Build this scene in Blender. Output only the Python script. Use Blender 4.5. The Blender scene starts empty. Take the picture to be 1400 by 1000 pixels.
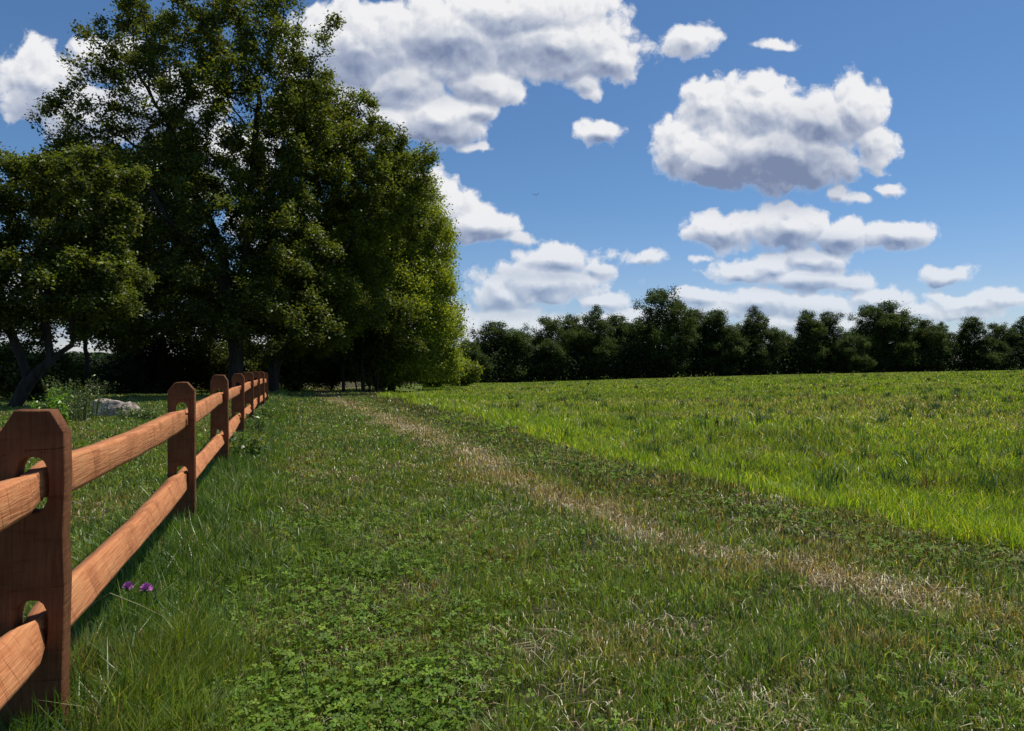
import bpy, bmesh, math, random
import numpy as np
from mathutils import Vector, Matrix
R = math.radians
rng = np.random.default_rng(7)
random.seed(7)
scene = bpy.context.scene

# ---------------------------------------------------------------- camera
CAM_H = 1.03
F = 950.0
cam_d = bpy.data.cameras.new('camera'); cam = bpy.data.objects.new('camera', cam_d)
scene.collection.objects.link(cam)
cam.location = (0, 0, CAM_H); cam.rotation_euler = (R(90), 0, 0)
cam_d.sensor_width = 36.0; cam_d.lens = F / 1400 * 36.0
cam_d.clip_start = 0.05; cam_d.clip_end = 6000
scene.camera = cam

# ---------------------------------------------------------------- sun
SUN_AZ, SUN_EL = R(60), R(67)            # clockwise from +Y, ahead and to the right
sd = Vector((math.sin(SUN_AZ)*math.cos(SUN_EL), math.cos(SUN_AZ)*math.cos(SUN_EL), math.sin(SUN_EL)))
sl = bpy.data.lights.new('sun', 'SUN'); sl.energy = 5.0; sl.angle = R(0.53); sl.color = (1.0, .95, .87)
so = bpy.data.objects.new('sun', sl); so.rotation_euler = sd.to_track_quat('Z', 'Y').to_euler()
scene.collection.objects.link(so)

# ---------------------------------------------------------------- exposure
scene.view_settings.view_transform = 'Standard'; scene.view_settings.look = 'None'
scene.view_settings.exposure = 0.0; scene.view_settings.gamma = 1.0
scene.render.engine = 'CYCLES'
scene.cycles.max_bounces = 6; scene.cycles.diffuse_bounces = 3; scene.cycles.glossy_bounces = 2
scene.cycles.transmission_bounces = 3; scene.cycles.transparent_max_bounces = 4

# ---------------------------------------------------------------- world: sky and cumulus clouds, by direction
def build_world():
    w = bpy.data.worlds.new('World'); scene.world = w; w.use_nodes = True
    nt = w.node_tree; nt.nodes.clear()
    def N(tree, typ, **kw):
        n = tree.nodes.new(typ)
        for k, v in kw.items(): setattr(n, k, v)
        return n
    def math_(tree, op, a, b=None, c=None, clamp=False):
        n = tree.nodes.new('ShaderNodeMath'); n.operation = op; n.use_clamp = clamp
        for i, v in enumerate((a, b, c)):
            if v is None: continue
            if isinstance(v, (int, float)): n.inputs[i].default_value = v
            else: tree.links.new(v, n.inputs[i])
        return n.outputs[0]
    def vmath(tree, op, a, b=None, c=None):
        n = tree.nodes.new('ShaderNodeVectorMath'); n.operation = op
        for i, v in enumerate((a, b, c)):
            if v is None: continue
            if isinstance(v, tuple): n.inputs[i].default_value = v
            else: tree.links.new(v, n.inputs[i])
        return n.outputs['Value'] if op in ('LENGTH', 'DOT_PRODUCT') else n.outputs[0]
    def U(px, py): return ((px-700)/F, (499-py)/F)
    # cumulus lobes: centre and radii as angles given in thousandths
    lobes = [
        (932,202,42,46),(968,142,46,40),(1040,152,72,55),(1042,122,36,30),(1122,165,66,50),(1168,150,50,48),(1196,192,34,44),(1062,210,125,56),(975,222,62,38),
        (1075,310,80,32),(985,315,58,28),(1150,322,60,26),(1222,320,56,26),(1110,350,62,18),(1075,292,32,16),
        (1010,368,46,18),(1060,362,40,20),(1100,380,74,22),(1160,387,42,15),
        (955,406,46,17),(1035,410,70,26),(990,424,60,20),(1110,418,70,26),(1200,406,54,18),(1240,424,60,14),
        (1168,272,36,12),(1142,266,14,12),(1215,261,24,11),
        (822,178,38,19),(1120,208,30,15),
        (760,62,132,56),(700,20,160,50),(620,50,120,70),(665,118,56,34),(520,165,80,34),(490,65,120,76),(828,80,52,34),(800,115,28,22),
        (600,160,84,42),(550,120,70,50),(655,152,34,22),(460,150,90,60),(645,201,26,8),
        (588,250,30,26),(600,285,54,48),(655,305,66,30),(705,325,30,14),(560,330,60,60),
        (765,352,66,22),(742,385,104,32),(685,400,42,38),(812,364,32,10),(825,410,52,14),(700,445,90,30),(620,455,70,40),
        (880,354,38,12),(955,353,16,7),(1295,377,42,15),(940,56,42,30),(1060,60,34,8),(1330,415,70,20),(1130,440,160,16),
        (50,110,62,60),(150,80,66,34),(225,150,90,60),(120,160,70,50),(300,215,90,46),(200,260,90,46),(380,310,80,44),(60,420,120,60),(340,480,180,30),
        (1370,408,50,16),(1320,425,60,14),(860,440,100,20),(1385,190,-1,-1),
        (1700,150,160,70),(-350,200,180,80),(1850,330,160,40),(-600,330,200,70)]
    lobes = [l for l in lobes if l[2] > 0]
    g = bpy.data.node_groups.new('cloud_field', 'ShaderNodeTree')
    g.interface.new_socket('P', in_out='INPUT', socket_type='NodeSocketVector')
    g.interface.new_socket('D', in_out='OUTPUT', socket_type='NodeSocketFloat')
    g.interface.new_socket('S', in_out='OUTPUT', socket_type='NodeSocketVector')
    gi = g.nodes.new('NodeGroupInput'); go = g.nodes.new('NodeGroupOutput')
    P = gi.outputs[0]
    wn = N(g, 'ShaderNodeTexNoise'); wn.inputs['Scale'].default_value = 14; wn.inputs['Detail'].default_value = 3; wn.inputs['Roughness'].default_value = .62
    g.links.new(P, wn.inputs['Vector'])
    off = vmath(g, 'SUBTRACT', wn.outputs['Color'], (.5, .5, .5))
    PW = vmath(g, 'MULTIPLY_ADD', off, (.040, .030, 0), P)
    cur = None
    for (px, py, rx, ry) in lobes:
        u, v = U(px, py); k = 1.35*min(1.5, (min(rx, ry*1.6)/40)**.6)
        q = vmath(g, 'MULTIPLY_ADD', PW, (F/rx, F/ry, 0), (-u*F/rx, -v*F/ry, 0))
        d = math_(g, 'MULTIPLY_ADD', vmath(g, 'LENGTH', q), -k, k)
        cur = d if cur is None else math_(g, 'SMOOTH_MAX', cur, d, .15)
    D = cur
    g.links.new(D, go.inputs[0]); g.links.new(PW, go.inputs[1])

    tc = N(nt, 'ShaderNodeTexCoord'); sep = N(nt, 'ShaderNodeSeparateXYZ'); nt.links.new(tc.outputs['Generated'], sep.inputs[0])
    ay = math_(nt, 'MAXIMUM', sep.outputs[1], .12)
    com = N(nt, 'ShaderNodeCombineXYZ')
    nt.links.new(math_(nt, 'DIVIDE', sep.outputs[0], ay), com.inputs[0])
    nt.links.new(math_(nt, 'DIVIDE', sep.outputs[2], ay), com.inputs[1])
    P0 = com.outputs[0]
    ga = N(nt, 'ShaderNodeGroup', node_tree=g); nt.links.new(P0, ga.inputs[0])
    def billow(p):                                     # cauliflower relief
        fb = N(nt, 'ShaderNodeTexNoise'); fb.inputs['Scale'].default_value = 24; fb.inputs['Detail'].default_value = 7; fb.inputs['Roughness'].default_value = .68
        nt.links.new(p, fb.inputs['Vector'])
        vo = N(nt, 'ShaderNodeTexVoronoi', feature='SMOOTH_F1'); vo.inputs['Scale'].default_value = 26; vo.inputs['Smoothness'].default_value = .6; vo.inputs['Detail'].default_value = 1.5; vo.inputs['Roughness'].default_value = .6
        vo.voronoi_dimensions = '2D'
        nt.links.new(p, vo.inputs['Vector'])
        return math_(nt, 'MULTIPLY_ADD', fb.outputs[0], 1.7, -.85), math_(nt, 'MULTIPLY_ADD', vo.outputs['Distance'], -1.0, .42)
    gb = N(nt, 'ShaderNodeGroup', node_tree=g); nt.links.new(vmath(nt, 'ADD', P0, (.003, .010, 0)), gb.inputs[0])
    n1, v1 = billow(ga.outputs[1]); n2, v2 = billow(vmath(nt, 'ADD', ga.outputs[1], (.004, .009, 0)))
    D = math_(nt, 'ADD', math_(nt, 'ADD', ga.outputs[0], n1), math_(nt, 'MULTIPLY', v1, .55))
    D = math_(nt, 'ADD', D, .16)
    mr = N(nt, 'ShaderNodeMapRange', interpolation_type='SMOOTHSTEP')
    mr.inputs['From Min'].default_value = -.12; mr.inputs['From Max'].default_value = .36
    nt.links.new(D, mr.inputs['Value'])
    mask = mr.outputs[0]
    rel = math_(nt, 'MULTIPLY_ADD', math_(nt, 'SUBTRACT', v1, v2), .42, math_(nt, 'MULTIPLY', math_(nt, 'SUBTRACT', n1, n2), .60))          # + towards the light
    rel = math_(nt, 'MULTIPLY_ADD', math_(nt, 'SUBTRACT', ga.outputs[0], gb.outputs[0]), 1.2, rel)
    # thick bases of the clouds, seen from below: light from above does not get through
    bases = [(1050,246,150,46,1.0),(950,240,60,25,.5),(1110,195,90,50,.62),(1010,330,80,14,.5),(1295,390,44,8,.55),(822,194,32,9,.55),(600,192,84,18,.6),(1168,284,40,8,.5),(640,330,80,14,.5),(880,364,36,6,.5),(1150,372,60,7,.45),(60,160,60,30,.5),(660,160,30,12,.4),(1080,335,110,20,.6),(1222,335,60,14,.4),(1090,390,80,10,.5),(640,72,170,26,.55),(770,112,80,16,.45),(500,110,110,50,.5),(590,120,90,26,.55),
             (640,330,90,18,.5),(745,375,100,12,.45),(700,425,90,14,.45),(200,150,120,70,.4),(1040,424,110,10,.35),(820,104,60,22,.4)]
    bsum = None
    for (px, py, rx, ry, wgt) in bases:
        u, v = U(px, py)
        q = vmath(nt, 'MULTIPLY_ADD', P0, (F/rx, F/ry, 0), (-u*F/rx, -v*F/ry, 0))
        m = N(nt, 'ShaderNodeMapRange', interpolation_type='SMOOTHSTEP')
        m.inputs['From Min'].default_value = 1.35; m.inputs['From Max'].default_value = .2; m.inputs['To Max'].default_value = wgt
        nt.links.new(vmath(nt, 'LENGTH', q), m.inputs['Value'])
        bsum = m.outputs[0] if bsum is None else math_(nt, 'MAXIMUM', bsum, m.outputs[0])
    thick = N(nt, 'ShaderNodeMapRange'); thick.inputs['From Min'].default_value = .1; thick.inputs['From Max'].default_value = 1.9
    nt.links.new(D, thick.inputs['Value'])
    sh = math_(nt, 'MULTIPLY_ADD', rel, -.80, .12)
    sh = math_(nt, 'MULTIPLY_ADD', thick.outputs[0], .32, sh)
    sh = math_(nt, 'MULTIPLY', sh, math_(nt, 'MULTIPLY_ADD', mask, .7, .3), clamp=True)
    bsum = math_(nt, 'MULTIPLY', bsum, math_(nt, 'MULTIPLY_ADD', n1, .8, .56))
    sh = math_(nt, 'ADD', bsum, sh, clamp=True)
    ramp = N(nt, 'ShaderNodeValToRGB'); e = ramp.color_ramp.elements
    e[0].position = 0; e[0].color = (.95, .95, .97, 1)
    e[1].position = 1; e[1].color = (.22, .275, .43, 1)
    k = e.new(.30); k.color = (.67, .705, .785, 1)
    k = e.new(.62); k.color = (.42, .48, .62, 1)
    nt.links.new(sh, ramp.inputs[0])
    sky = N(nt, 'ShaderNodeTexSky', sky_type='NISHITA'); sky.sun_disc = False
    sky.sun_elevation = SUN_EL; sky.sun_rotation = SUN_AZ; sky.air_density = 1.0; sky.dust_density = .15; sky.ozone_density = 2.0
    SK = .101
    gm = N(nt, 'ShaderNodeMix', data_type='RGBA')                       # towards the horizon the air is paler
    hm = N(nt, 'ShaderNodeMapRange', interpolation_type='SMOOTHSTEP'); hm.inputs['From Min'].default_value = -.02; hm.inputs['From Max'].default_value = .26
    nt.links.new(sep.outputs[2], hm.inputs['Value']); nt.links.new(hm.outputs[0], gm.inputs[0])
    gm.inputs[6].default_value = (.80, .82, 1.02, 1); gm.inputs[7].default_value = (*SKYGAIN, 1)
    skm = vmath(nt, 'MULTIPLY', sky.outputs[0], gm.outputs[2])
    cl = vmath(nt, 'SCALE', ramp.outputs[0]); cl.node.inputs['Scale'].default_value = 0.92/SK
    mix = N(nt, 'ShaderNodeMix', data_type='RGBA')
    mask = math_(nt, 'MULTIPLY', mask, math_(nt, 'MULTIPLY_ADD', hm.outputs[0], .42, .58))
    nt.links.new(mask, mix.inputs[0]); nt.links.new(skm, mix.inputs[6]); nt.links.new(cl, mix.inputs[7])
    bg = N(nt, 'ShaderNodeBackground'); bg.inputs[1].default_value = SK
    nt.links.new(mix.outputs[2], bg.inputs[0])
    out = N(nt, 'ShaderNodeOutputWorld'); nt.links.new(bg.outputs[0], out.inputs[0])
    w.cycles.sampling_method = 'NONE'
SKYGAIN = (.60, .81, 1.0)      # polarised, deeper blue than the model's
build_world()

# ---------------------------------------------------------------- helpers
def link(o, parent=None):
    scene.collection.objects.link(o)
    if parent: o.parent = parent
    return o
def tag(o, label=None, cat=None, group=None, kind=None):
    if label: o['label'] = label
    if cat: o['category'] = cat
    if group: o['group'] = group
    if kind: o['kind'] = kind
    return o
def empty(name, loc, rz=0):
    o = bpy.data.objects.new(name, None); o.location = loc; o.rotation_euler = (0, 0, rz); o.empty_display_size = .3
    return link(o)
def mesh_np(name, co, face_sizes, loops, mat, parent=None, col=None, smooth=False):
    me = bpy.data.meshes.new(name)
    co = np.ascontiguousarray(co, dtype=np.float32); loops = np.ascontiguousarray(loops, dtype=np.int32)
    me.vertices.add(len(co)); me.vertices.foreach_set('co', co.ravel())
    me.loops.add(len(loops)); me.loops.foreach_set('vertex_index', loops)
    fs = np.ascontiguousarray(face_sizes, dtype=np.int32)
    st = np.concatenate([[0], np.cumsum(fs)[:-1]]).astype(np.int32)
    me.polygons.add(len(fs)); me.polygons.foreach_set('loop_start', st); me.polygons.foreach_set('loop_total', fs)
    if smooth: me.polygons.foreach_set('use_smooth', np.ones(len(fs), dtype=bool))
    me.update(calc_edges=True)
    if col is not None:
        a = me.color_attributes.new('Col', 'FLOAT_COLOR', 'POINT')
        c = np.ones((len(co), 4), dtype=np.float32); c[:, :3] = col
        a.data.foreach_set('color', c.ravel())
    me.materials.append(mat)
    return link(bpy.data.objects.new(name, me), parent)

def vnoise(x, y, scale, seed=0, octaves=3):
    """2-D value noise, 0..1"""
    r = np.random.default_rng(1000+seed); G = r.random((256, 256)); tot = 0; amp = 1; s = 0
    for o in range(octaves):
        u = x*scale*(2**o)+17.3*o; v = y*scale*(2**o)+9.1*o
        i = np.floor(u).astype(int); j = np.floor(v).astype(int); fu = u-i; fv = v-j
        fu = fu*fu*(3-2*fu); fv = fv*fv*(3-2*fv)
        a = G[i % 256, j % 256]; b = G[(i+1) % 256, j % 256]; c = G[i % 256, (j+1) % 256]; d = G[(i+1) % 256, (j+1) % 256]
        tot = tot + amp*((a*(1-fu)+b*fu)*(1-fv)+(c*(1-fu)+d*fu)*fv); s += amp; amp *= .5
    return tot/s
def sstep(a, b, x):
    t = np.clip((x-a)/(b-a), 0, 1); return t*t*(3-2*t)

def terrain(x, y):
    x = np.asarray(x, float); y = np.asarray(y, float)
    yy = np.clip(y, -200, 170)
    fall = -.0185*np.where(yy > 12, (yy-12)**2/((yy-12)+8), 0)
    rise = 2.3*np.tanh(.030*np.maximum(0, x)/2.3)*sstep(4, 45, y)
    near = sstep(300, 150, np.hypot(x, y))
    bump = (vnoise(x, y, .35, 3, 2)-.5)*.10 + (vnoise(x, y, 1.7, 5, 2)-.5)*.035
    return (fall+rise) + bump*near
def tz(x, y): return float(terrain(np.array([x]), np.array([y]))[0])
def at(px, py, Y):
    """a point Y metres away, in the direction of photo pixel (px, py)"""
    return Vector(((px-700)/F*Y, Y, CAM_H-(py-499)/F*Y))

# field margin and worn track, as X over Y
EY = np.array([-5, 1.9, 3, 4, 4.43, 5.7, 7.8, 10.75, 21, 30, 60]); EX = np.array([7, 4.6, 3.4, 2.75, 2.38, 1.8, .98, 0, -3.1, -5.6, -12.5])
TY = np.array([-5, 1.5, 2.5, 3.2, 3.6, 4.06, 5.4, 7.77, 12.9, 17.5, 25, 40]); TX = np.array([4, 2.7, 2.15, 1.7, 1.4, 1.0, .3, -.41, -2.2, -4.0, -6.6, -11])
def field_d(x, y):   # > 0 inside the field
    return (x-np.interp(y, EY, EX)) + (vnoise(x, y, 1.3, 11, 3)-.5)*.75+(vnoise(x, y, 6, 14, 2)-.5)*.3
def track_m(x, y):
    d = np.abs(x-np.interp(y, TY, TX)+(vnoise(x, y, 1.2, 12, 2)-.5)*.45)
    w = .17+.013*y
    return np.exp(-(d/w)**2)*(.45+.55*sstep(.35, .6, vnoise(x, y, 1.6, 13, 3)))*(.25+.75*sstep(2.6, 3.8, y))
P1 = np.array([-1.285, 1.87]); FD = np.array([-.3025, .9531]); SP = 2.44      # fence line
def fence_d(x, y):   # signed distance, + to the right
    return (x-P1[0])*FD[1]-(y-P1[1])*FD[0]

# ---------------------------------------------------------------- materials
def new_mat(name):
    m = bpy.data.materials.new(name); m.use_nodes = True; m.node_tree.nodes.clear(); return m, m.node_tree
def foliage_mat(name, trans=.4, gloss=.05, rough=.42, tint=(1.25, 1.15, .45)):
    m, t = new_mat(name); n = t.nodes; l = t.links
    at_ = n.new('ShaderNodeAttribute'); at_.attribute_name = 'Col'
    d = n.new('ShaderNodeBsdfDiffuse'); tr = n.new('ShaderNodeBsdfTranslucent'); gl = n.new('ShaderNodeBsdfGlossy')
    gl.inputs['Roughness'].default_value = rough; gl.inputs['Color'].default_value = (.95, .97, .85, 1)
    vm = n.new('ShaderNodeVectorMath'); vm.operation = 'MULTIPLY'; vm.inputs[1].default_value = tint
    l.new(at_.outputs['Color'], d.inputs['Color']); l.new(at_.outputs['Color'], vm.inputs[0]); l.new(vm.outputs[0], tr.inputs['Color'])
    m1 = n.new('ShaderNodeMixShader'); m1.inputs[0].default_value = trans; l.new(d.outputs[0], m1.inputs[1]); l.new(tr.outputs[0], m1.inputs[2])
    m2 = n.new('ShaderNodeMixShader'); m2.inputs[0].default_value = gloss; l.new(m1.outputs[0], m2.inputs[1]); l.new(gl.outputs[0], m2.inputs[2])
    o = n.new('ShaderNodeOutputMaterial'); l.new(m2.outputs[0], o.inputs[0])
    return m
def noise_mat(name, stops, scale=(1, 1, 1), nscale=5, detail=8, rough=.9, bump=.3, bdist=.01, dist=0.0, coord='Object'):
    m, t = new_mat(name); n = t.nodes; l = t.links
    tc = n.new('ShaderNodeTexCoord'); mp = n.new('ShaderNodeMapping'); mp.inputs['Scale'].default_value = scale
    l.new(tc.outputs[coord], mp.inputs[0])
    no = n.new('ShaderNodeTexNoise'); no.inputs['Scale'].default_value = nscale; no.inputs['Detail'].default_value = detail
    no.inputs['Roughness'].default_value = .65; no.inputs['Distortion'].default_value = dist
    l.new(mp.outputs[0], no.inputs['Vector'])
    r = n.new('ShaderNodeValToRGB'); e = r.color_ramp.elements
    e[0].position, e[0].color = stops[0][0], (*stops[0][1], 1); e[1].position, e[1].color = stops[-1][0], (*stops[-1][1], 1)
    for p, c in stops[1:-1]:
        k = e.new(p); k.color = (*c, 1)
    l.new(no.outputs[0], r.inputs[0])
    b = n.new('ShaderNodeBsdfPrincipled'); b.inputs['Roughness'].default_value = rough; b.inputs['Specular IOR Level'].default_value = .25
    bu = n.new('ShaderNodeBump'); bu.inputs['Strength'].default_value = bump; bu.inputs['Distance'].default_value = bdist
    l.new(no.outputs[0], bu.inputs['Height']); l.new(bu.outputs[0], b.inputs['Normal']); l.new(r.outputs[0], b.inputs['Base Color'])
    o = n.new('ShaderNodeOutputMaterial'); l.new(b.outputs[0], o.inputs[0])
    return m, t, b, r, no, bu
M_grass = foliage_mat('grass_blade', .5, .045, .40, (1.45, 1.35, .45))
M_clover = foliage_mat('clover_leaf', .35, .012, .55, (1.25, 1.2, .5))
M_leaf = foliage_mat('tree_leaf', .48, .028, .50, (1.5, 1.35, .5))
M_far = foliage_mat('far_leaf', .34, .012, .6, (1.3, 1.25, .6))
M_straw = foliage_mat('dry_grass', .25, .04, .45, (1.0, .95, .8))
M_bark = noise_mat('bark', [(.3, (.016, .013, .010)), (.6, (.05, .042, .033)), (.8, (.085, .072, .06))], (1, 1, .18), 9, 8, .95, .8, .03)[0]
M_rock = noise_mat('rock', [(.36, (.17, .13, .10)), (.5, (.38, .31, .25)), (.66, (.55, .46, .38))], (1, 1, 1), 7, 10, .9, .7, .03)[0]
def wood_mat(name, k):
    m, t = new_mat(name); n = t.nodes; l = t.links
    tc = n.new('ShaderNodeTexCoord')
    def noise(scale, ns, det=7, dist=0):
        mp = n.new('ShaderNodeMapping'); mp.inputs['Scale'].default_value = scale; l.new(tc.outputs['Object'], mp.inputs[0])
        no = n.new('ShaderNodeTexNoise'); no.inputs['Scale'].default_value = ns; no.inputs['Detail'].default_value = det; no.inputs['Distortion'].default_value = dist
        no.inputs['Roughness'].default_value = .62
        l.new(mp.outputs[0], no.inputs['Vector']); return no.outputs[0]
    def ramp(src, stops):
        r = n.new('ShaderNodeValToRGB'); e = r.color_ramp.elements
        e[0].position, e[0].color = stops[0][0], (*stops[0][1], 1); e[1].position, e[1].color = stops[-1][0], (*stops[-1][1], 1)
        for p, c in stops[1:-1]: k = e.new(p); k.color = (*c, 1)
        l.new(src, r.inputs[0]); return r.outputs[0]
    grain = noise((1.2, 22, 22), 5, 8, .6)            # fine grain along the length (local X)
    cross = noise((9, 1.2, 1.2), 2.6, 5, 1.6)         # sawn and split marks across it
    blot = noise((1, 1, 1), 5, 4)
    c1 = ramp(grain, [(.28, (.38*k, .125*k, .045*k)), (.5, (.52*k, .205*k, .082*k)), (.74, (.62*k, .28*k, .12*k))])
    c2 = ramp(cross, [(.34, (.50, .42, .36)), (.40, (1, 1, 1)), (.60, (1, 1, 1)), (.66, (.80, .74, .70))])
    c3 = ramp(blot, [(.32, (.60, .56, .52)), (.5, (1, 1, 1)), (.68, (1.0, 1.1, 1.12))])
    a = n.new('ShaderNodeVectorMath'); a.operation = 'MULTIPLY'; l.new(c1, a.inputs[0]); l.new(c2, a.inputs[1])
    b = n.new('ShaderNodeVectorMath'); b.operation = 'MULTIPLY'; l.new(a.outputs[0], b.inputs[0]); l.new(c3, b.inputs[1])
    bs = n.new('ShaderNodeBsdfPrincipled'); bs.inputs['Roughness'].default_value = .8; bs.inputs['Specular IOR Level'].default_value = .2
    l.new(b.outputs[0], bs.inputs['Base Color'])
    ad = n.new('ShaderNodeMath'); ad.operation = 'ADD'; l.new(grain, ad.inputs[0]); l.new(cross, ad.inputs[1])
    bu = n.new('ShaderNodeBump'); bu.inputs['Strength'].default_value = .7; bu.inputs['Distance'].default_value = .006
    l.new(ad.outputs[0], bu.inputs['Height']); l.new(bu.outputs[0], bs.inputs['Normal'])
    o = n.new('ShaderNodeOutputMaterial'); l.new(bs.outputs[0], o.inputs[0]); return m
M_wood = wood_mat('cedar_wood', 1.0); M_post = wood_mat('shade_darkened_cedar', .33)  # posts: same cedar, with the shade on their faces put into the colour

# ---------------------------------------------------------------- ground
def ground_axis(dense, far, step0, growth):
    v = [0.0]; s = step0
    while v[-1] < far:
        if v[-1] > dense: s *= growth
        v.append(v[-1]+s)
    return np.array(v)
def build_ground():
    ax = ground_axis(6, 2500, .12, 1.09); xs = np.concatenate([-ax[:0:-1], ax])
    ay = ground_axis(14, 3000, .14, 1.07); ab = ground_axis(1, 600, .3, 1.3)
    ys = np.concatenate([-ab[:0:-1], ay])
    X, Y = np.meshgrid(xs, ys); Z = terrain(X, Y)
    nx, ny = len(xs), len(ys)
    co = np.stack([X.ravel(), Y.ravel(), Z.ravel()], 1)
    i = np.arange((ny-1)*nx).reshape(ny-1, nx)[:, :-1].ravel()
    loops = np.stack([i, i+1, i+1+nx, i+nx], 1).ravel()
    x, y = co[:, 0], co[:, 1]
    f = sstep(-.1, .25, field_d(x, y))*sstep(.5, 3, y); t = track_m(x, y)*(1-f)
    col = np.stack([f, t, np.zeros_like(f)], 1)
    m, nt = new_mat('turf_soil'); n = nt.nodes; l = nt.links
    tc = n.new('ShaderNodeTexCoord')
    def ramp(scale, det, stops):
        no = n.new('ShaderNodeTexNoise'); no.inputs['Scale'].default_value = scale; no.inputs['Detail'].default_value = det; no.inputs['Roughness'].default_value = .7
        l.new(tc.outputs['Object'], no.inputs['Vector'])
        r = n.new('ShaderNodeValToRGB'); e = r.color_ramp.elements
        e[0].position, e[0].color = stops[0][0], (*stops[0][1], 1); e[1].position, e[1].color = stops[-1][0], (*stops[-1][1], 1)
        for p, c in stops[1:-1]: k = e.new(p); k.color = (*c, 1)
        l.new(no.outputs[0], r.inputs[0]); return r.outputs[0], no.outputs[0]
    lawn, h = ramp(26, 12, [(.3, (.018, .022, .008)), (.5, (.05, .05, .02)), (.62, (.13, .10, .05))])
    fld, _ = ramp(.55, 12, [(.30, (.055, .085, .014)), (.5, (.085, .12, .018)), (.62, (.10, .125, .028)), (.74, (.16, .135, .06))])
    trk, _ = ramp(14, 8, [(.3, (.12, .09, .05)), (.7, (.30, .23, .14))])
    a = n.new('ShaderNodeAttribute'); a.attribute_name = 'Col'; s = n.new('ShaderNodeSeparateColor'); l.new(a.outputs['Color'], s.inputs[0])
    m1 = n.new('ShaderNodeMix'); m1.data_type = 'RGBA'; l.new(s.outputs[0], m1.inputs[0]); l.new(lawn, m1.inputs[6]); l.new(fld, m1.inputs[7])
    m2 = n.new('ShaderNodeMix'); m2.data_type = 'RGBA'; l.new(s.outputs[1], m2.inputs[0]); l.new(m1.outputs[2], m2.inputs[6]); l.new(trk, m2.inputs[7])
    b = n.new('ShaderNodeBsdfPrincipled'); b.inputs['Roughness'].default_value = 1; b.inputs['Specular IOR Level'].default_value = .1
    bu = n.new('ShaderNodeBump'); bu.inputs['Strength'].default_value = 1.0; bu.inputs['Distance'].default_value = .03
    l.new(h, bu.inputs['Height']); l.new(bu.outputs[0], b.inputs['Normal'])
    l.new(m2.outputs[2], b.inputs['Base Color']); o = n.new('ShaderNodeOutputMaterial'); l.new(b.outputs[0], o.inputs[0])
    g = mesh_np('ground', co, np.full(len(loops)//4, 4), loops, m, col=col, smooth=True)
    tag(g, kind='structure')
build_ground()

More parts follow.
